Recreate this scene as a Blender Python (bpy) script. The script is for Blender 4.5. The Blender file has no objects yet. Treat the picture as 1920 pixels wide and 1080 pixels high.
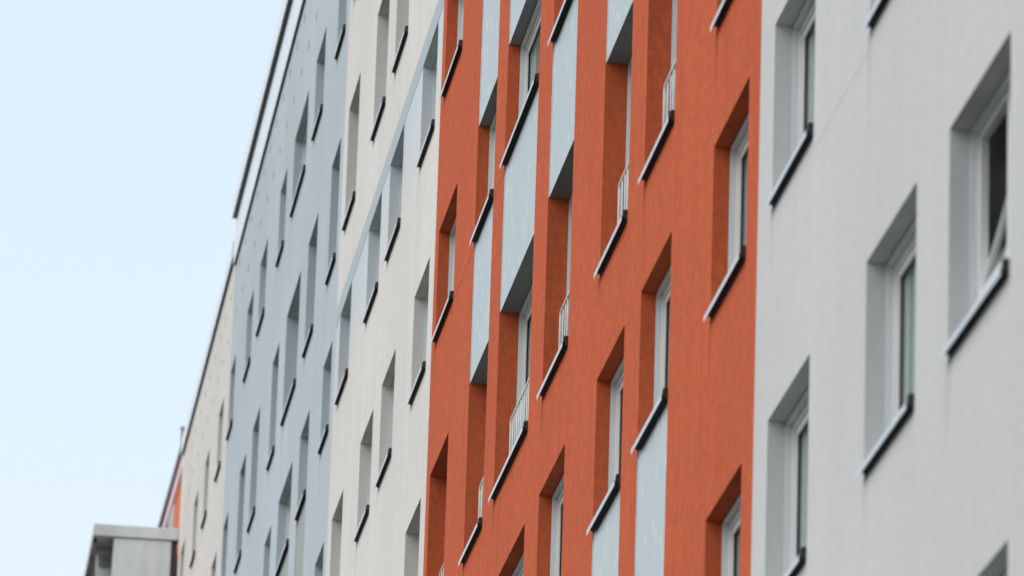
import bpy, math, random
from mathutils import Matrix, Vector
random.seed(7)
D = 5.886            # metres from the camera to the plane of the long facade
CAMZ = 1.6           # camera height above the ground
C = bpy.context.scene.collection
scene = bpy.context.scene
X0 = D               # world x of the facade plane; +x goes into the building, +y along the street


def Y(u): return u * D
def Z(v): return CAMZ + v * D


# ------------------------------------------------------------------ materials
def nmat(name, rough=.9, spec=.3, metal=0.0):
    m = bpy.data.materials.new(name)
    m.use_nodes = True
    nt = m.node_tree
    b = nt.nodes['Principled BSDF']
    b.inputs['Roughness'].default_value = rough
    b.inputs['Specular IOR Level'].default_value = spec
    b.inputs['Metallic'].default_value = metal
    return m, nt, b


def node(nt, typ, **kw):
    n = nt.nodes.new(typ)
    for k, v in kw.items():
        if k in n.inputs:
            n.inputs[k].default_value = v
        else:
            setattr(n, k, v)
    return n


def noise(nt, scale_xyz, scale, detail=4, rough=.6):
    g = nt.nodes.new('ShaderNodeNewGeometry')
    mp = node(nt, 'ShaderNodeMapping')
    mp.inputs['Scale'].default_value = scale_xyz
    nt.links.new(g.outputs['Position'], mp.inputs['Vector'])
    n = node(nt, 'ShaderNodeTexNoise')
    n.inputs['Scale'].default_value = scale
    n.inputs['Detail'].default_value = detail
    n.inputs['Roughness'].default_value = rough
    nt.links.new(mp.outputs['Vector'], n.inputs['Vector'])
    return n


def ramp(nt, src, pts):
    r = nt.nodes.new('ShaderNodeValToRGB')
    e = r.color_ramp.elements
    while len(e) < len(pts):
        e.new(.5)
    for el, (p, c) in zip(e, pts):
        el.position = p
        el.color = (c, c, c, 1) if not isinstance(c, tuple) else (*c, 1)
    nt.links.new(src, r.inputs['Fac'])
    return r


def mixc(nt, a, b, fac, blend='MIX'):
    m = nt.nodes.new('ShaderNodeMix')
    m.data_type = 'RGBA'
    m.blend_type = blend
    for sock, v in ((m.inputs[6], a), (m.inputs[7], b), (m.inputs[0], fac)):
        if isinstance(v, (tuple, list)):
            sock.default_value = (*v, 1)
        elif isinstance(v, (int, float)):
            sock.default_value = v
        else:
            nt.links.new(v, sock)
    return m.outputs[2]


def plaster(name, col, grain=.10, streak=.07, patch=.05, bump=.5, stain=None):
    """scratched render: fine grain, faint vertical run-off streaks, broad patches"""
    m, nt, b = nmat(name, .92, .15)
    fine = noise(nt, (1, .55, .55), 55, 3, .7)
    mid = noise(nt, (1, .42, .5), 20, 5, .75)
    stk = noise(nt, (1, 1.3, .07), 3.2, 5, .6)
    pat = noise(nt, (1, .5, .5), .55, 3, .5)
    c = tuple(col)
    r1 = ramp(nt, fine.outputs['Fac'], [(.25, 1 - grain), (.75, 1 + grain * .6)])
    r2 = ramp(nt, stk.outputs['Fac'], [(.3, 1 - streak), (.7, 1 + streak * .5)])
    r3 = ramp(nt, pat.outputs['Fac'], [(.3, 1 - patch), (.7, 1 + patch)])
    r4 = ramp(nt, mid.outputs['Fac'], [(.28, 1 - grain * 1.1), (.72, 1 + grain * .8)])
    base = c
    if stain:
        z0, z1, tint = stain
        g = nt.nodes.new('ShaderNodeNewGeometry')
        sp = nt.nodes.new('ShaderNodeSeparateXYZ')
        nt.links.new(g.outputs['Position'], sp.inputs[0])
        ns = noise(nt, (1, 1.6, .3), 2.0, 4, .6)
        ad = node(nt, 'ShaderNodeMath', operation='MULTIPLY_ADD')
        nt.links.new(ns.outputs['Fac'], ad.inputs[0]); ad.inputs[1].default_value = .9
        nt.links.new(sp.outputs['Z'], ad.inputs[2])
        mr = node(nt, 'ShaderNodeMapRange')
        nt.links.new(ad.outputs[0], mr.inputs['Value'])
        mr.inputs['From Min'].default_value = z0 + .45
        mr.inputs['From Max'].default_value = z1 + .45
        lt = node(nt, 'ShaderNodeMath', operation='LESS_THAN')
        nt.links.new(sp.outputs['Z'], lt.inputs[0]); lt.inputs[1].default_value = z1 + .12
        mu = node(nt, 'ShaderNodeMath', operation='MULTIPLY')
        nt.links.new(mr.outputs[0], mu.inputs[0]); nt.links.new(lt.outputs[0], mu.inputs[1])
        base = mixc(nt, c, tint, mu.outputs[0])
    o = mixc(nt, base, r1.outputs['Color'], 1.0, 'MULTIPLY')
    o = mixc(nt, o, r2.outputs['Color'], 1.0, 'MULTIPLY')
    o = mixc(nt, o, r3.outputs['Color'], 1.0, 'MULTIPLY')
    o = mixc(nt, o, r4.outputs['Color'], 1.0, 'MULTIPLY')
    nt.links.new(o, b.inputs['Base Color'])
    bp = node(nt, 'ShaderNodeBump')
    bp.inputs['Strength'].default_value = bump
    bp.inputs['Distance'].default_value = .004
    nt.links.new(fine.outputs['Fac'], bp.inputs['Height'])
    nt.links.new(bp.outputs['Normal'], b.inputs['Normal'])
    return m


def paint(name, col, rough=.5, spec=.4, metal=0.0, var=.06, scale=6):
    m, nt, b = nmat(name, rough, spec, metal)
    n = noise(nt, (1, 1, .35), scale, 4, .6)
    r = ramp(nt, n.outputs['Fac'], [(.3, 1 - var), (.7, 1 + var)])
    nt.links.new(mixc(nt, tuple(col), r.outputs['Color'], 1.0, 'MULTIPLY'), b.inputs['Base Color'])
    return m


def panel_mat(name, col):
    """smooth infill sheet printed with short upright pale dashes"""
    m, nt, b = nmat(name, .38, .35)
    g = nt.nodes.new('ShaderNodeNewGeometry')
    sp = nt.nodes.new('ShaderNodeSeparateXYZ')
    nt.links.new(g.outputs['Position'], sp.inputs[0])
    cb_ = nt.nodes.new('ShaderNodeCombineXYZ')
    for i_, (ax, sc_) in enumerate((('Y', 5.0), ('Z', 2.6))):
        mm = node(nt, 'ShaderNodeMath', operation='MULTIPLY')
        nt.links.new(sp.outputs[ax], mm.inputs[0]); mm.inputs[1].default_value = sc_
        nt.links.new(mm.outputs[0], cb_.inputs[i_])
    v = node(nt, 'ShaderNodeTexVoronoi')
    v.voronoi_dimensions = '2D'
    v.inputs['Scale'].default_value = 1.0
    nt.links.new(cb_.outputs[0], v.inputs['Vector'])
    # stretch of the dash: distance measured in squeezed space
    r = ramp(nt, v.outputs['Distance'], [(.10, 1.0), (.17, 0.0)])
    rnd = nt.nodes.new('ShaderNodeSeparateColor')
    nt.links.new(v.outputs['Color'], rnd.inputs[0])
    gt = node(nt, 'ShaderNodeMath', operation='GREATER_THAN')
    nt.links.new(rnd.outputs[0], gt.inputs[0]); gt.inputs[1].default_value = .42
    mu = node(nt, 'ShaderNodeMath', operation='MULTIPLY')
    nt.links.new(r.outputs['Color'], mu.inputs[0]); nt.links.new(gt.outputs[0], mu.inputs[1])
    mu2 = node(nt, 'ShaderNodeMath', operation='MULTIPLY')
    nt.links.new(mu.outputs[0], mu2.inputs[0]); mu2.inputs[1].default_value = .38
    n = noise(nt, (1, 1, .15), 3, 4, .6)
    rr = ramp(nt, n.outputs['Fac'], [(.3, .95), (.7, 1.05)])
    base = mixc(nt, tuple(col), rr.outputs['Color'], 1.0, 'MULTIPLY')
    nt.links.new(mixc(nt, base, (.92, .93, .9), mu2.outputs[0]), b.inputs['Base Color'])
    return m


def glass_mat(name):
    m, nt, b = nmat(name, .03, .5)
    out = nt.nodes['Material Output']
    tr = node(nt, 'ShaderNodeBsdfTransparent'); tr.inputs['Color'].default_value = (.80, .86, .84, 1)
    gl = node(nt, 'ShaderNodeBsdfGlossy'); gl.inputs['Roughness'].default_value = .02
    fr = node(nt, 'ShaderNodeFresnel'); fr.inputs['IOR'].default_value = 1.8
    mx = node(nt, 'ShaderNodeMixShader')
    wav = noise(nt, (1, 1, 1), 1.1, 2, .5)      # panes are never quite flat
    bp = node(nt, 'ShaderNodeBump'); bp.inputs['Strength'].default_value = .15; bp.inputs['Distance'].default_value = .02
    nt.links.new(wav.outputs['Fac'], bp.inputs['Height']); nt.links.new(bp.outputs['Normal'], gl.inputs['Normal'])
    ge = nt.nodes.new('ShaderNodeNewGeometry')
    fb = node(nt, 'ShaderNodeMath', operation='SUBTRACT'); fb.inputs[0].default_value = 1.0
    nt.links.new(ge.outputs['Backfacing'], fb.inputs[1])
    fm = node(nt, 'ShaderNodeMath', operation='MULTIPLY')
    nt.links.new(fr.outputs[0], fm.inputs[0]); nt.links.new(fb.outputs[0], fm.inputs[1])
    nt.links.new(fm.outputs[0], mx.inputs[0]); nt.links.new(tr.outputs[0], mx.inputs[1]); nt.links.new(gl.outputs[0], mx.inputs[2])
    nt.links.new(mx.outputs[0], out.inputs['Surface'])
    return m


def stain_mat(name, col, strength):
    """run-off mark: thins out downwards, broken up by noise"""
    m, nt, b = nmat(name, .9, .1)
    b.inputs['Base Color'].default_value = (*col, 1)
    out = nt.nodes['Material Output']
    tc = nt.nodes.new('ShaderNodeTexCoord')
    sp = nt.nodes.new('ShaderNodeSeparateXYZ'); nt.links.new(tc.outputs['Generated'], sp.inputs[0])
    n = noise(nt, (1, 6, .5), 4, 4, .7)
    r = ramp(nt, n.outputs['Fac'], [(.3, 0.0), (.7, 1.0)])
    pw = node(nt, 'ShaderNodeMath', operation='POWER'); nt.links.new(sp.outputs['Z'], pw.inputs[0]); pw.inputs[1].default_value = 1.5
    # soft flanks
    yy = node(nt, 'ShaderNodeMath', operation='PINGPONG'); nt.links.new(sp.outputs['Y'], yy.inputs[0]); yy.inputs[1].default_value = .5
    m1 = node(nt, 'ShaderNodeMath', operation='MULTIPLY'); nt.links.new(pw.outputs[0], m1.inputs[0]); nt.links.new(r.outputs['Color'], m1.inputs[1])
    m2 = node(nt, 'ShaderNodeMath', operation='MULTIPLY'); nt.links.new(m1.outputs[0], m2.inputs[0]); nt.links.new(yy.outputs[0], m2.inputs[1])
    m3 = node(nt, 'ShaderNodeMath', operation='MULTIPLY'); nt.links.new(m2.outputs[0], m3.inputs[0]); m3.inputs[1].default_value = 2 * strength
    tr = node(nt, 'ShaderNodeBsdfTransparent'); mx = node(nt, 'ShaderNodeMixShader')
    nt.links.new(m3.outputs[0], mx.inputs[0]); nt.links.new(tr.outputs[0], mx.inputs[1]); nt.links.new(b.outputs[0], mx.inputs[2])
    nt.links.new(mx.outputs[0], out.inputs['Surface'])
    return m


M = {}
M['grey'] = plaster('grey_render', (.615, .602, .586), grain=.045, streak=.025, patch=.05, bump=.3)
M['orange'] = plaster('orange_render', (.60, .120, .046), grain=.17, streak=.07, patch=.04, bump=.7)
M['cream'] = plaster('cream_render', (.738, .69, .645), grain=.05, streak=.06, patch=.05, bump=.3,
                     stain=(Z(3.44), Z(3.66), (.60, .665, .70)))
M['blue'] = plaster('pale_blue_render', (.508, .557, .584), grain=.05, streak=.05, patch=.05, bump=.25)
M['beige'] = plaster('beige_render', (.70, .648, .60), grain=.03, streak=.05, patch=.05, bump=.3)
M['redwall'] = plaster('far_orange_render', (.62, .17, .08), grain=.05, streak=.06, patch=.05)
M['concrete'] = plaster('weathered_concrete', (.82, .81, .79), grain=.05, streak=.22, patch=.20)
M['slab'] = plaster('stained_slab_concrete', (.77, .76, .735), grain=.06, streak=.16, patch=.2)
M['band'] = paint('grey_blue_band_paint', (.45, .505, .535), .85, .2, var=.04)
M['panel'] = panel_mat('printed_panel', (.455, .505, .51))
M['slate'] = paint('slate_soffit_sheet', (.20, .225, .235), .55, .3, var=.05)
M['sage'] = paint('sage_panel', (.33, .36, .33), .6, .3, var=.04)
M['white'] = paint('white_window_plastic', (.72, .71, .68), .4, .4, var=.03)
M['lining'] = paint('window_lining', (.66, .68, .69), .5, .35, var=.03)
M['sill'] = paint('sill_sheet', (.58, .60, .62), .36, .5, 0.35, var=.10, scale=9)
M['sillend_shade'] = paint('sill_end_cap_and_shade', (.035, .033, .032), .5, .3, var=.1)  # end caps, and the shade painted under the sill sheet
M['rail'] = paint('white_rail_paint', (.78, .76, .74), .35, .4, var=.04)
M['trim'] = paint('panel_trim', (.75, .75, .73), .4, .4, var=.03)
M['glass'] = glass_mat('window_glass')
M['stain'] = stain_mat('grey_runoff', (.30, .29, .27), .30)
M['stain_or'] = stain_mat('brown_runoff', (.22, .045, .022), .6)
M['gjoint'] = paint('grey_joint', (.58, .57, .555), .9, .1, var=.1)
M['roomwall'] = paint('room_wallpaper', (.80, .78, .74), .9, .1, var=.15, scale=3)
M['net'] = paint('net_curtain', (.78, .80, .76), .9, .1, var=.08, scale=10)
M['curtain'] = paint('curtain', (.5, .5, .47), .9, .1, var=.12, scale=14)
M['fascia'] = paint('white_fascia', (.80, .83, .87), .45, .4, 0.0, var=.04)
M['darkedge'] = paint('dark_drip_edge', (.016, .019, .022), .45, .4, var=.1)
M['pink'] = paint('faded_pink_fascia', (.74, .56, .58), .7, .25, var=.08)
M['brown'] = paint('brown_metal', (.10, .075, .06), .5, .35, var=.15)
M['vent'] = paint('vent_grille', (.37, .41, .43), .7, .2, var=.1)
M['ventb'] = paint('beige_vent_grille', (.56, .515, .48), .7, .2, var=.1)
M['crack'] = paint('joint_line', (.25, .06, .03), .9, .1, var=.2)
M['bitumen'] = paint('roof_bitumen', (.08, .08, .08), .9, .2, var=.2)
M['pipe'] = paint('galvanised_pipe', (.30, .32, .35), .45, .5, .5, var=.1)


# ------------------------------------------------------------------ mesh builder
class MB:
    def __init__(self):
        self.v, self.f, self.mi = [], [], []
        self.mats = []

    def _m(self, m):
        if m not in self.mats:
            self.mats.append(m)
        return self.mats.index(m)

    def quad(self, a, b, c, d, m):
        i = len(self.v)
        self.v += [tuple(a), tuple(b), tuple(c), tuple(d)]
        self.f.append((i, i + 1, i + 2, i + 3))
        self.mi.append(self._m(m))

    def box(self, x0, x1, y0, y1, z0, z1, m, skip=''):
        p = [(x0, y0, z0), (x1, y0, z0), (x1, y1, z0), (x0, y1, z0),
             (x0, y0, z1), (x1, y0, z1), (x1, y1, z1), (x0, y1, z1)]
        i = len(self.v)
        self.v += p
        fs = {'b': (0, 3, 2, 1), 't': (4, 5, 6, 7), 's': (0, 1, 5, 4), 'e': (1, 2, 6, 5), 'n': (2, 3, 7, 6), 'w': (3, 0, 4, 7)}
        for k, q in fs.items():
            if k in skip:
                continue
            self.f.append(tuple(i + j for j in q))
            self.mi.append(self._m(m))

    def prism(self, prof, y0, y1, m):
        """extrude a closed (x,z) profile along y"""
        n = len(prof)
        i = len(self.v)
        self.v += [(x, y0, z) for x, z in prof] + [(x, y1, z) for x, z in prof]
        for k in range(n):
            j = (k + 1) % n
            self.f.append((i + k, i + j, i + n + j, i + n + k)); self.mi.append(self._m(m))
        self.f.append(tuple(i + k for k in range(n - 1, -1, -1))); self.mi.append(self._m(m))
        self.f.append(tuple(i + n + k for k in range(n))); self.mi.append(self._m(m))

    def tube(self, pts, r, m, seg=8):
        rings = []
        for k, p in enumerate(pts):
            p = Vector(p)
            a = Vector(pts[max(k - 1, 0)]); b = Vector(pts[min(k + 1, len(pts) - 1)])
            t = (b - a).normalized()
            n1 = t.cross(Vector((1, 0, 0)))
            if n1.length < .1:
                n1 = t.cross(Vector((0, 0, 1)))
            n1.normalize(); n2 = t.cross(n1)
            ring = []
            for s in range(seg):
                an = 2 * math.pi * s / seg
                ring.append(len(self.v))
                self.v.append(tuple(p + n1 * r * math.cos(an) + n2 * r * math.sin(an)))
            rings.append(ring)
        for a, b in zip(rings, rings[1:]):
            for s in range(seg):
                self.f.append((a[s], a[(s + 1) % seg], b[(s + 1) % seg], b[s])); self.mi.append(self._m(m))
        self.f.append(tuple(reversed(rings[0]))); self.mi.append(self._m(m))
        self.f.append(tuple(rings[-1])); self.mi.append(self._m(m))

    def mesh(self, name):
        me = bpy.data.meshes.new(name)
        me.from_pydata(self.v, [], self.f)
        for m in self.mats:
            me.materials.append(m)
        me.polygons.foreach_set('material_index', self.mi)
        me.update()
        return me

    def build(self, name, parent=None, loc=(0, 0, 0), bevel=0):
        return put(name, self.mesh(name), parent, loc, bevel)


def put(name, me, parent=None, loc=(0, 0, 0), bevel=0):
    o = bpy.data.objects.new(name, me)
    C.objects.link(o)
    o.parent = parent
    o.location = loc
    if bevel:
        b = o.modifiers.new('edge', 'BEVEL')
        b.width = bevel; b.segments = 2; b.limit_method = 'ANGLE'
    return o


def thing(name, label, cat, loc, group=None, kind=None):
    o = bpy.data.objects.new(name, None)
    C.objects.link(o)
    o.location = loc
    o['label'] = label; o['category'] = cat
    if group: o['group'] = group
    if kind: o['kind'] = kind
    return o


# ------------------------------------------------------------------ camera
Fn, Fu, Fv = .1081183, .9498866, .2933018
fwd = Vector((Fn, Fu, Fv)); rgt = Vector((.9919557, -.1226171, .0314481)); upv = Vector((-.0658359, -.2875423, .9555025))
cam = bpy.data.cameras.new('camera')
cam.sensor_width = 36
cam.lens = 200.0
cam.clip_start = .5
cam.clip_end = 3000
cam.dof.use_dof = True
cam.dof.focus_distance = 9.55 * D
cam.dof.aperture_fstop = 2.9
co = bpy.data.objects.new('camera', cam)
C.objects.link(co)
co.matrix_world = Matrix(((rgt.x, upv.x, -fwd.x, 0), (rgt.y, upv.y, -fwd.y, 0), (rgt.z, upv.z, -fwd.z, CAMZ), (0, 0, 0, 1)))
scene.camera = co


def px(u, v):
    p = Vector((D, u * D, v * D))
    d = p.dot(fwd)
    return 960 + 10667 * p.dot(rgt) / d, 540 - 10667 * p.dot(upv) / d


def seen(u0, u1, v0, v1, mar=330):
    xs, ys = zip(*[px(u, v) for u in (u0, u1) for v in (v0, v1)])
    return max(xs) > -mar and min(xs) < 1920 + mar and max(ys) > -mar and min(ys) < 1080 + mar


# ------------------------------------------------------------------ windows
HEAD = [.335, .81, 1.285, 1.766, 2.245, 2.722, 3.191, 3.662, 4.150, 4.622]
TALL = {5, 8}


def sillv(k):
    if k in TALL:
        return {5: 2.402, 8: 3.862}[k]
    return HEAD[k] - (.227 if k < 4 else .221 if k == 4 else .214 if k == 6 else .207)


REV = .120   # depth of the rendered reveal to the window lining
REVT = .192  # the same at the tall windows
_cache = {}


def window_meshes(w, h, rev, tall):
    """local frame: x into the wall from the facade plane, y 0..w, z 0..h above the opening's bottom"""
    key = (round(w, 2), round(h, 2), rev)
    if key in _cache:
        return _cache[key]
    g = .004
    fr = MB()
    L = M['lining']; W = M['white']
    x0, x1, x2 = rev, rev + .060, rev + .092
    t = .022
    z0 = .012
    # lining: four boards round the opening
    fr.box(x0, x2, g, g + t, z0, h - g, L)
    fr.box(x0, x2, w - g - t, w - g, z0, h - g, L)
    fr.box(x0, x2, g + t, w - g - t, h - g - t, h - g, L)
    fr.box(x0 + .01, x2, g + t, w - g - t, z0, z0 + t, L)
    # outer frame set back behind the lining
    a, b = g + t, w - g - t
    c, d = z0 + t, h - g - t
    fw = .045
    xf = x1 - .014
    fr.box(xf, x2, a, a + fw, c, d, W)
    fr.box(xf, x2, b - fw, b, c, d, W)
    fr.box(xf, x2, a + fw, b - fw, d - fw, d, W)
    fr.box(xf, x2, a + fw, b - fw, c, c + fw, W)
    mid = (a + b) / 2
    fr.box(xf, x2, mid - .03, mid + .03, c + fw, d - fw, W)
    frame = fr.mesh('window')
    sashes = []
    for lo, hi in ((a + fw + .002, mid - .032), (mid + .032, b - fw - .002)):
        wd, ht = hi - lo, d - c - 2 * fw - .004
        s = MB(); sw = .055; xs, xe = 0, .042
        s.box(xs, xe, 0, sw, 0, ht, W); s.box(xs, xe, wd - sw, wd, 0, ht, W)
        s.box(xs, xe, sw, wd - sw, 0, sw, W); s.box(xs, xe, sw, wd - sw, ht - sw, ht, W)
        # dark rubber gasket round the glass
        gk = M['darkedge']; e = .006
        s.box(.012, .034, sw, sw + e, sw, ht - sw, gk); s.box(.012, .034, wd - sw - e, wd - sw, sw, ht - sw, gk)
        s.box(.012, .034, sw + e, wd - sw - e, sw, sw + e, gk); s.box(.012, .034, sw + e, wd - sw - e, ht - sw - e, ht - sw, gk)
        p = MB()
        p.box(.020, .028, sw + e, wd - sw - e, sw + e, ht - sw - e, M['glass'])
        sashes.append((s.mesh('sash'), p.mesh('pane'), (x1 - .002, lo, c + fw + .002), ht))
    # sill: sloping sheet with drip lip and two end caps
    si = MB(); S = M['sill']; E_ = M['sillend_shade']
    pr = [(-.050, -.046), (-.0475, -.046), (-.0475, -.004), (rev + .012, .010), (rev + .012, .012), (-.050, -.0015)]
    si.prism(pr, .004, w - .004, S)
    # near-black wedge under the sheet: underside shade and contact shadow put in as colour
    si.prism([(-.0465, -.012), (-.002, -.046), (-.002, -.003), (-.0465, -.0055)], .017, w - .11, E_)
    caps = []
    for y0, y1, tp, dp in ((.0015, .016, .050, -.046), (w - .016, w - .0015, .020, -.012)):
        sc = MB()
        sc.prism([(-.040, -.010 if dp < -.02 else .0), (-.002, dp if dp < -.02 else .002), (-.002, .004), (rev - .003, .014), (rev - .003, tp), (-.028, tp + .001), (-.040, tp * .72)], y0, y1, E_)
        caps.append(sc.mesh('end_cap'))
    sill = si.mesh('sill')
    rail = None
    if tall:
        rl = MB(); R = M['rail']
        xr = .148; zt = .80; zb = .09; y0, y1 = .03, w - .03; rad = .06
        path = [(xr, y0, .02), (xr, y0, zt - rad)]
        for k in range(1, 6):
            an = math.pi / 2 * k / 6
            path.append((xr, y0 + rad - rad * math.cos(an), zt - rad + rad * math.sin(an)))
        path.append((xr, y0 + rad, zt)); path.append((xr, y1 - rad, zt))
        for k in range(1, 6):
            an = math.pi / 2 * k / 6
            path.append((xr, y1 - rad + rad * math.sin(an), zt - rad + rad * math.cos(an)))
        path += [(xr, y1, zt - rad), (xr, y1, .02)]
        rl.tube(path, .017, R, 8)
        rl.tube([(xr, y0 + .015, zb), (xr, y1 - .015, zb)], .011, R, 8)
        n = max(4, round((y1 - y0) / .155))
        for k in range(1, n):
            yy = y0 + (y1 - y0) * k / n
            rl.tube([(xr, yy, zb), (xr, yy, zt - .012)], .0068, R, 6)
        rail = rl.mesh('railing')
        for p_ in rail.polygons:
            p_.use_smooth = True
    _cache[key] = (frame, sashes, sill, caps, rail)
    return _cache[key]


def add_window(root, base, u0, u1, k, tilt=False, curtain=False):
    w = (u1 - u0) * D
    h = (HEAD[k] - sillv(k)) * D
    tall = k in TALL
    rev = REVT if tall else REV
    frame, sashes, sill, caps, rail = window_meshes(w, h, rev, tall and root.get('rails'))
    loc = (0, Y(u0) - base.y, Z(sillv(k)) - base.z)
    win = put('window', frame, root, loc)
    for i, (sm, pm, sl, ht) in enumerate(sashes):
        if tilt and i == 1:
            # this half has a fixed light below and a bottom-hung sash above, leaning into the room
            wd = max(v.co.y for v in sm.vertices)
            low = .17
            W = M['white']
            tb_ = MB(); tb_.box(-.002, .03, 0, wd, low, low + .045, W)
            put('transom', tb_.mesh('transom'), win, sl)
            fp = MB(); fp.box(.018, .026, .002, wd - .002, 0, low - .001, M['glass'])
            put('pane', fp.mesh('pane'), win, sl)
            h2 = ht - low - .05
            sb = MB(); sw = .055
            sb.box(0, .042, 0, sw, 0, h2, W); sb.box(0, .042, wd - sw, wd, 0, h2, W)
            sb.box(0, .042, sw, wd - sw, 0, sw, W); sb.box(0, .042, sw, wd - sw, h2 - sw, h2, W)
            so_ = put('sash', sb.mesh('sash'), win, (sl[0] - .03, sl[1], sl[2] + low + .05))
            so_.rotation_euler = (0, math.radians(15), 0)
            so_['label'] = 'sash tilted open into the dark room'
            gp = MB(); gp.box(.018, .026, sw + .001, wd - sw - .001, sw + .001, h2 - sw - .001, M['glass'])
            p = put('pane', gp.mesh('pane'), win, so_.location)
            p.rotation_euler = so_.rotation_euler
            continue
        put('sash', sm, win, sl)
        put('pane', pm, win, sl)
    if curtain and not tilt:
        kind = random.random() * (.7 if root['label'].startswith('light grey') else 1)
        xc = rev + .100
        if kind < .62:       # net curtain across the whole window
            cu = MB(); n_ = int(w / .11)
            for q in range(n_):
                xa = xc + .02 * (q % 2)
                ya = .02 + q * (w - .04) / n_
                cu.prism([(xa, 0), (xa + .015, 0), (xa + .015, h - .06), (xa, h - .06)], ya, ya + (w - .04) / n_ - .0005, M['net'])
            put('curtain', cu.mesh('curtain'), win, (0, 0, .03))
        elif kind < .85:     # a drawn curtain at the far side only
            cu = MB()
            for q in range(5):
                xa = xc + .03 * (q % 2)
                ya = w - .05 - (q + 1) * .09
                cu.prism([(xa, 0), (xa + .02, 0), (xa + .02, h - .06), (xa, h - .06)], ya, ya + .0895, M['curtain'])
            put('curtain', cu.mesh('curtain'), win, (0, 0, .03))
    put('sill', sill, win)
    for cm in caps:
        put('end_cap', cm, win)
    if rail:
        put('railing', rail, win)
    return win


def building(label, u0, u1, cols, wallmat, vtop, rails=False, panels=(), panelmat=None, tilt=(), depth=11.0, pw='apartment building'):
    base = Vector((X0, Y(u0), 0))
    root = thing('apartment_building', label, 'building', base, 'apartment buildings in one long row')
    if rails:
        root['rails'] = 1
    holes, wins = [], []
    for ci, (a, b) in enumerate(cols):
        for k in range(len(HEAD)):
            if not seen(a, b, sillv(k), HEAD[k]):
                continue
            wins.append((ci, a, b, k))
            lo, hi = sillv(k), HEAD[k]
            holes.append([ci, a, b, lo, hi])
    pan = []
    for ci, k in panels:   # panel under the sill of storey k, down to the head of storey k-1
        a, b = cols[ci]
        lo, hi = HEAD[k - 1], sillv(k)
        if seen(a, b, lo, hi):
            pan.append((ci, a, b, lo, hi))
            holes.append([ci, a, b, lo, hi])
    # merge stacked openings of a column
    merged = []
    for h_ in sorted(holes, key=lambda q: (q[0], q[3])):
        if merged and merged[-1][0] == h_[0] and abs(merged[-1][4] - h_[3]) < 1e-6:
            merged[-1][4] = h_[4]
        else:
            merged.append(list(h_))
    wb = MB()
    us = sorted({u0, u1} | {x for h_ in merged for x in h_[1:3]})
    vs = sorted({-CAMZ / D, vtop} | {x for h_ in merged for x in h_[3:5]})
    yl = lambda u: Y(u) - base.y
    for i in range(len(us) - 1):
        for j in range(len(vs) - 1):
            cu, cv = (us[i] + us[i + 1]) / 2, (vs[j] + vs[j + 1]) / 2
            if any(h_[1] < cu < h_[2] and h_[3] < cv < h_[4] for h_ in merged):
                continue
            wb.quad((0, yl(us[i]), Z(vs[j])), (0, yl(us[i]), Z(vs[j + 1])), (0, yl(us[i + 1]), Z(vs[j + 1])), (0, yl(us[i + 1]), Z(vs[j])), wallmat)
    for _, a, b, lo, hi in merged:
        R = (REVT if any(sillv(k) < hi and HEAD[k] > lo for k in TALL) else REV) + .094
        ya, yb, za, zb = yl(a), yl(b), Z(lo), Z(hi)
        wb.quad((0, ya, za), (R, ya, za), (R, ya, zb), (0, ya, zb), wallmat)
        wb.quad((0, yb, zb), (R, yb, zb), (R, yb, za), (0, yb, za), wallmat)
        wb.quad((0, ya, zb), (R, ya, zb), (R, yb, zb), (0, yb, zb), wallmat)
        wb.quad((0, yb, za), (R, yb, za), (R, ya, za), (0, ya, za), wallmat)
    L = yl(u1)
    zt = Z(vtop)
    e = .003
    wb.quad((0, e, 0), (depth, e, 0), (depth, e, zt), (0, e, zt), wallmat)
    wb.quad((0, L - e, zt), (depth, L - e, zt), (depth, L - e, 0), (0, L - e, 0), wallmat)
    wb.quad((depth, e, 0), (depth, L - e, 0), (depth, L - e, zt), (depth, e, zt), wallmat)
    wb.build('wall', root)
    rb = MB()
    rb.box(.02, depth - .02, .02, L - .02, zt - .25, zt - .02, M['bitumen'])
    rb.build('roof', root)
    for ci, a, b, k in wins:
        add_window(root, base, a, b, k, (ci, k) in tilt, curtain=(u1 < 10.2))
        if (ci, k - 1 + 1) not in [(p_[0], p_[1]) for p_ in panels] and random.random() < .8:
            hs = random.uniform(.35, .9)
            wu = random.uniform(.14, .30)
            dm = MB()
            dm.quad((0, 0, 0), (0, 0, hs), (0, wu, hs), (0, wu, 0), M['stain_or'] if wallmat is M['orange'] else M['stain'])
            y_ = yl(b) - wu * random.uniform(.35, .7)
            if y_ + wu < yl(u1) - .02:
                dm.build('drip_stain', root, (-.0015, y_, Z(sillv(k)) - .03 - hs))
    for ci, a, b, lo, hi in pan:
        p = MB()
        ya, yb, za, zb = yl(a) + .003, yl(b) - .003, Z(lo), Z(hi)
        po = p
        po.box(0, .345, 0, yb - ya, 0, zb - za - .02, panelmat, skip='b')
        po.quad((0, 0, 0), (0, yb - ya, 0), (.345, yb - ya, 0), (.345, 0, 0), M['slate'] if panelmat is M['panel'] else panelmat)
        ob = po.build('spandrel_panel', root, (.008, ya, za))
        if panelmat is M['panel']:
            hh = zb - za - .03; ww = yb - ya
            for y0 in (.001, ww - .023):
                t = MB()
                t.box(-.005, -.0005, y0, y0 + .022, .001, hh, M['trim'])
                t.build('trim', ob)
    return root, base


# ------------------------------------------------------------------ the row
grey_cols = [(3.70, 3.98), (4.18, 4.46), (4.820, 5.106), (5.272, 5.546), (5.888, 6.166)]
grey, gb = building('light grey apartment block with plain windows, one sash tilted open, beside the orange block',
                    3.2, 6.266, grey_cols, M['grey'], 4.97, tilt={(2, 3), (2, 3)})

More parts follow.
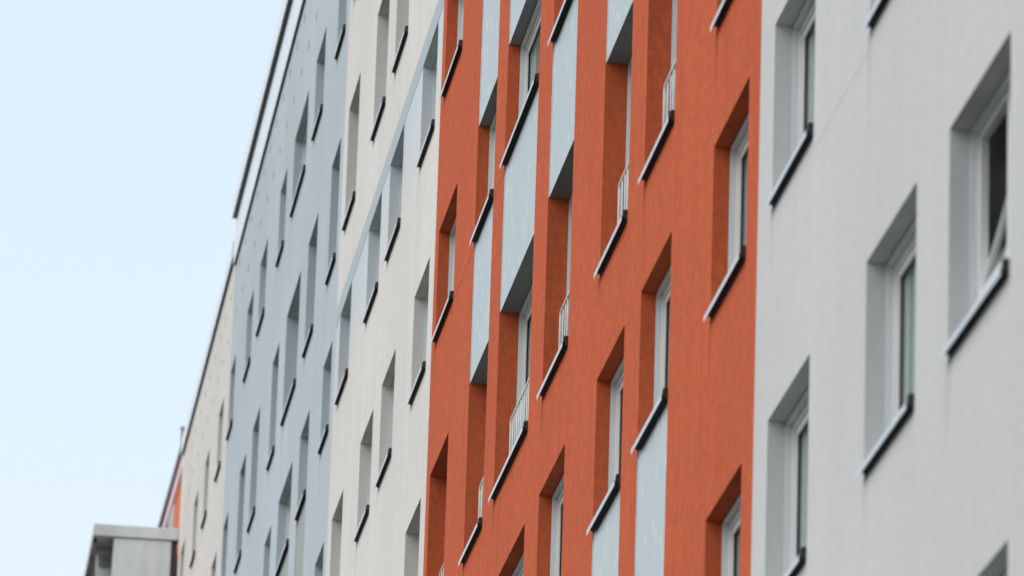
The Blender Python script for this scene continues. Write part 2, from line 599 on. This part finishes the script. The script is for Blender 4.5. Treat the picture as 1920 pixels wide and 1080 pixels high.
or_cols = [(6.350, 6.622), (6.972, 7.248), (7.405, 7.686), (8.028, 8.330), (8.503, 8.955), (9.108, 9.388), (9.710, 10.012)]
orange, ob_ = building('orange rendered apartment block with pale blue panels and white window railings',
                       6.266, 10.074, or_cols, M['orange'], 4.97, rails=True,
                       panels=[(1, 4), (2, 4), (3, 4), (4, 4), (2, 6), (3, 6), (4, 6), (5, 6), (1, 6), (3, 7), (4, 7), (5, 7), (2, 7)], panelmat=M['panel'])

cr_cols = [(10.168, 10.440), (10.790, 11.062), (11.236, 11.512), (11.890, 12.158)]
cream, cb = building('cream rendered apartment block crossed by a grey blue painted band', 10.074, 12.262, cr_cols, M['cream'], 4.97)

bl_cols = [(12.352, 12.580), (12.930, 13.192), (13.404, 13.815), (14.036, 14.252), (14.655, 14.905), (15.135, 15.365), (15.785, 15.985)]
blue, bb = building('pale blue rendered apartment block with a dark roof edge and small attic vents', 12.262, 16.02, bl_cols, M['blue'], 4.97,
                    panels=[(1, 7), (2, 7)], panelmat=M['sage'])

be_cols = [(16.250, 16.460), (16.830, 17.030), (17.330, 17.530), (17.960, 18.160)]
beige, eb = building('beige rendered apartment block between the pale blue block and the concrete balcony stack', 16.02, 18.32, be_cols, M['beige'], 4.99)

# painted band on the cream block (two short returns where it meets its neighbours are part of the sheet)
b = MB()
b.box(-.003, .001, .01, Y(12.262) - cb.y - .01, Z(3.6625), Z(3.710), M['band'], skip='e')
o = b.build('painted_band', cream)

# hairline joint on the orange block
for a, c in ((8.957, 9.107), (9.39, 9.709)):
    b = MB()
    b.box(-.0012, .001, Y(a) - ob_.y, Y(c) - ob_.y, Z(2.9655), Z(2.9655) + .006, M['crack'], skip='e')
    b.build('render_joint', orange)

# party wall of the room behind the open sash
b = MB()
b.box(.24, 5.0, Y(5.106) - gb.y + .24, Y(5.106) - gb.y + .32, Z(1.40), Z(1.90), M['roomwall'])
b.build('room_wall', grey)
for a, c, v in ((5.552, 5.885, 2.0),):
    b = MB()
    b.box(-.001, .001, Y(a) - gb.y, Y(c) - gb.y, Z(v), Z(v) + .005, M['gjoint'], skip='e')
    b.build('render_joint', grey)
b = MB()
b.box(-.0011, .001, Y(6.6245) - ob_.y, Y(6.6245) - ob_.y + .016, Z(1.20), Z(2.008), M['stain_or'], skip='e')
b.build('drip_stain', orange)
# roof edges ------------------------------------------------------
def coping(root, base, ua, ub, v, proj, lip, thick_under=.02):
    m = MB()
    y0, y1 = Y(ua) - base.y, Y(ub) - base.y
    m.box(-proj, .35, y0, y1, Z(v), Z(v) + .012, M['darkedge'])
    m.box(-proj - .004, -proj + .004, y0, y1, Z(v) - .006, Z(v) + lip, M['fascia'])
    m.box(-proj + .004, .35, y0, y1, Z(v) + .012, Z(v) + lip - .002, M['fascia'])
    m.build('parapet_coping', root)


coping(beige, eb, 16.02, 18.27, 4.985, .055, .30)
for rt_, bs, ua, ub in ((grey, gb, 3.2, 6.266), (orange, ob_, 6.266, 10.074), (cream, cb, 10.074, 12.262)):
    coping(rt_, bs, ua, ub, 4.97, .055, .30)
# pale blue block: zinc fascia over a drip edge, then the wider coping of the gutter above it
m = MB()
y0, y1 = Y(12.262) - bb.y, Y(15.985) - bb.y
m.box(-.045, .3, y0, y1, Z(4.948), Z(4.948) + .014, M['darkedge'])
m.box(-.049, -.041, y0, y1, Z(4.948) - .008, Z(5.075) , M['fascia'])
m.box(-.041, .3, y0, y1, Z(4.948) + .014, Z(5.075), M['fascia'])
m.build('parapet_fascia', blue)
m = MB()
y1 = Y(15.93) - bb.y
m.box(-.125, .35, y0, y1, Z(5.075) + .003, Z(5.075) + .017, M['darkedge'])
m.box(-.129, -.121, y0, y1, Z(5.075) - .012, Z(5.075) + .30, M['fascia'])
m.box(-.121, .35, y0, y1, Z(5.075) + .017, Z(5.075) + .298, M['fascia'])
m.build('parapet_coping', blue)

# attic vents -----------------------------------------------------
vm = MB()
vm.box(-.003, .01, 0, .11, 0, .12, M['vent'])
for k in range(4):
    vm.box(-.006, -.003, .01, .10, .015 + k * .027, .028 + k * .027, M['vent'])
vent_me = vm.mesh('attic_vent')
vent_be = vent_me.copy()
vent_be.materials[0] = M['ventb']
u = 12.40
k = 0
while u < 16.0:
    for v, du in ((4.765, 0.0), (4.900, -.03)):
        if not (u + du > 15.97) and seen(u + du, u + du + .03, v, v + .02):
            put('attic_vent', vent_me, blue, (0, Y(u + du) - bb.y, Z(v) - .065))
    u += .2135
u = 16.15
while u < 18.25:
    for v, du in ((4.765, 0.0), (4.895, -.03)):
        put('attic_vent', vent_be, beige, (0, Y(u + du) - eb.y, Z(v) - .065))
    u += .2135

# ------------------------------------------------------------------ far orange block behind the row's end
ru0, ru1 = 18.36, 26.0
rbase = Vector((X0 + .10, Y(ru0), 0))
red = thing('apartment_building', 'farthest orange block with pink fascia, mostly hidden behind the beige block', 'building', rbase, 'apartment buildings in one long row')
red.rotation_euler.z = math.radians(.35)
m = MB()
Lr = Y(ru1) - rbase.y
m.box(0, 11, 0, Lr, 0, Z(5.055), M['redwall'], skip='b')
m.build('wall', red)
m = MB()
zt = Z(5.055)
m.box(-.06, 11.1, -.05, Lr, zt - .34, zt - .012, M['pink'])
m.build('fascia', red)
m = MB()
m.prism([(-.12, zt - .012), (-.10, zt - .07), (-.062, zt - .07), (-.062, zt - .011), (11.1, zt - .011), (11.1, zt + .05), (-.12, zt + .05)], -.06, Lr, M['brown'])
m.build('gutter', red)
for yy in (3.3, 6.0, 8.7, 11.4):
    for vz in (4.80, 4.33):
        wmb = MB()
        wmb.box(-.03, .05, 0, 1.5, 0, 1.1, M['beige'])
        w_ = wmb.build('window', red, (0, yy, Z(vz)))
        pmb = MB()
        pmb.box(-.034, -.030, .08, .71, .08, 1.02, M['vent']); pmb.box(-.034, -.030, .79, 1.42, .08, 1.02, M['vent'])
        pmb.build('pane', w_)
m = MB()
m.tube([(-.085, .5, zt + .045), (-.085, .5, zt + .40)], .045, M['pipe'], 10)
m.tube([(-.085, .5, zt + .40), (-.085, .5, zt + .44)], .06, M['pipe'], 10)
m.build('vent_pipe', red)

# ------------------------------------------------------------------ concrete balcony stack in front of it
tu = 18.33
tb = Vector((X0, Y(tu), 0))
tow = thing('balcony_tower', 'grey concrete balcony stack with flat slab roof standing in front of the far orange block', 'balcony tower', tb)
xl, xr = -.283 * D, -.006 * D
zr = Z(4.748)
m = MB()
m.box(xl, xr + .04, 0, 6.2, zr - .235, zr, M['slab'])
m.build('roof_slab', tow, bevel=.012)
m = MB()
m.box(-.214 * D, xr - .10, .05, .25, 0, zr - .252, M['concrete'])
m.build('side_wall', tow, bevel=.01)
m = MB()
m.box(xr - .098, xr + .02, .10, 6.0, 0, zr - .252, M['brown'])  # dark brown strip painting the shadow in the gap to the facade end
m.build('gap_shade_strip', tow)
m = MB()
m.box(-.262 * D, -.02 * D, 1.0, 1.15, 0, zr - .252, M['concrete'])
m.build('partition_wall', tow)
# glazed balcony fronts, storey by storey, on brown metal frames
for k in range(9):
    zs = zr - .25 - 2.8 * (k + 1)
    if zs < 0:
        break
    m = MB()
    m.box(xl + .03, xr - .12, .26, 6.1, zs, zs + .18, M['slab'])
    m.build('balcony_slab', tow)
    m = MB()
    for yy in (.22, 1.55, 3.15, 4.6, 6.0):
        m.box(xl + .02, xl + .08, yy, yy + .06, zs + .18, zs + 2.8 - .002, M['brown'])
    m.box(xl + .022, xl + .078, .22, 6.0, zs + 1.15, zs + 1.21, M['brown'])
    m.box(xl + .022, xl + .078, .22, 6.0, zs + 2.72, zs + 2.79, M['brown'])
    fr_ = m.build('balcony_frame', tow)
    m = MB()
    m.box(xl + .035, xl + .06, .22, 6.0, zs + .19, zs + 1.149, M['brown'])
    m.build('parapet_panel', fr_)
m = MB()
for q in range(5):
    m.box(-.255 * D, -.217 * D, .96, .998, zr - .62 + q * .05, zr - .59 + q * .05, M['pipe'])
m.build('louvre', tow)

# ------------------------------------------------------------------ ground
def sheet(name, x0, x1, y0, y1, z, mat):
    me = bpy.data.meshes.new(name)
    me.from_pydata([(x0, y0, z), (x1, y0, z), (x1, y1, z), (x0, y1, z)], [], [(0, 1, 2, 3)])
    me.materials.append(mat)
    o = put(name, me)
    o['kind'] = 'structure'
    return o


m_g, nt, bs = nmat('grass_ground', .95, .1)
n1 = noise(nt, (1, 1, 1), .15, 6, .6)
r = ramp(nt, n1.outputs['Fac'], [(.35, (.014, .02, .009)), (.65, (.03, .036, .02))])
nt.links.new(r.outputs['Color'], bs.inputs['Base Color'])
m_a, nt, bs = nmat('asphalt', .9, .2)
n1 = noise(nt, (1, 1, 1), 3, 8, .7)
r = ramp(nt, n1.outputs['Fac'], [(.3, (.045, .045, .046)), (.7, (.07, .07, .07))])
nt.links.new(r.outputs['Color'], bs.inputs['Base Color'])
m_p, nt, bs = nmat('paving', .9, .2)
bk = node(nt, 'ShaderNodeTexBrick')
bk.inputs['Scale'].default_value = 2.0
bk.inputs['Color1'].default_value = (.07, .07, .068, 1); bk.inputs['Color2'].default_value = (.06, .06, .058, 1); bk.inputs['Mortar'].default_value = (.035, .035, .033, 1)
bk.inputs['Mortar Size'].default_value = .012
gg = nt.nodes.new('ShaderNodeNewGeometry'); nt.links.new(gg.outputs['Position'], bk.inputs['Vector'])
nt.links.new(bk.outputs['Color'], bs.inputs['Base Color'])
sheet('ground', -1500, 1500, -1500, 1500, 0.0, m_g)
sheet('footpath', -1.2, 2.4, -40, 170, .004, m_p)
sheet('road', -14, -5, -200, 300, .004, m_a)

# ------------------------------------------------------------------ light
SUN_EL, SUN_AZ = 42.0, 0.0
sd = Vector((-.985, -.16, 0)).normalized()          # towards the sun, horizontally
sunv = Vector((sd.x * math.cos(math.radians(SUN_EL)), sd.y * math.cos(math.radians(SUN_EL)), math.sin(math.radians(SUN_EL))))
world = bpy.data.worlds.new('World')
scene.world = world
world.use_nodes = True
nt = world.node_tree
bg = nt.nodes['Background']
sky = nt.nodes.new('ShaderNodeTexSky')
sky.sky_type = 'NISHITA'
sky.sun_disc = False
sky.sun_elevation = math.radians(SUN_EL)
sky.sun_rotation = math.atan2(sd.x, sd.y)
sky.air_density = 1.0
sky.dust_density = 2.0
sky.ozone_density = 1.0
# thin veil of high cloud over the blue
tc = nt.nodes.new('ShaderNodeTexCoord')
sx = nt.nodes.new('ShaderNodeSeparateXYZ'); nt.links.new(tc.outputs['Generated'], sx.inputs[0])
mr = nt.nodes.new('ShaderNodeMapRange'); nt.links.new(sx.outputs['Z'], mr.inputs['Value'])
mr.inputs['From Min'].default_value = .20; mr.inputs['From Max'].default_value = .42
cl = nt.nodes.new('ShaderNodeTexNoise'); cl.inputs['Scale'].default_value = 5.0; cl.inputs['Detail'].default_value = 5.0
mp_ = nt.nodes.new('ShaderNodeMapping'); mp_.inputs['Scale'].default_value = (1, 1, 3)
nt.links.new(tc.outputs['Generated'], mp_.inputs['Vector']); nt.links.new(mp_.outputs['Vector'], cl.inputs['Vector'])
ma = nt.nodes.new('ShaderNodeMath'); ma.operation = 'MULTIPLY_ADD'
nt.links.new(cl.outputs['Fac'], ma.inputs[0]); ma.inputs[1].default_value = .5; nt.links.new(mr.outputs[0], ma.inputs[2])
ms = nt.nodes.new('ShaderNodeMath'); ms.operation = 'SUBTRACT'; ms.use_clamp = True
nt.links.new(ma.outputs[0], ms.inputs[0]); ms.inputs[1].default_value = .25
veil = mixc(nt, (7.75, 8.6, 9.2), (6.75, 8.05, 9.3), ms.outputs[0])
mx = mixc(nt, sky.outputs['Color'], veil, .74)
nt.links.new(mx, bg.inputs['Color'])
bg.inputs['Strength'].default_value = .10
sun = bpy.data.lights.new('sun', 'SUN')
sun.energy = 1.3
sun.angle = math.radians(60)
sun.color = (1.0, .95, .88)
so = bpy.data.objects.new('sun', sun)
C.objects.link(so)
so.rotation_euler = sunv.to_track_quat('Z', 'Y').to_euler()
scene.view_settings.view_transform = 'Standard'
scene.view_settings.look = 'None'
scene.view_settings.exposure = 0.38
scene.view_settings.gamma = 1.0
scene.cycles.max_bounces = 8
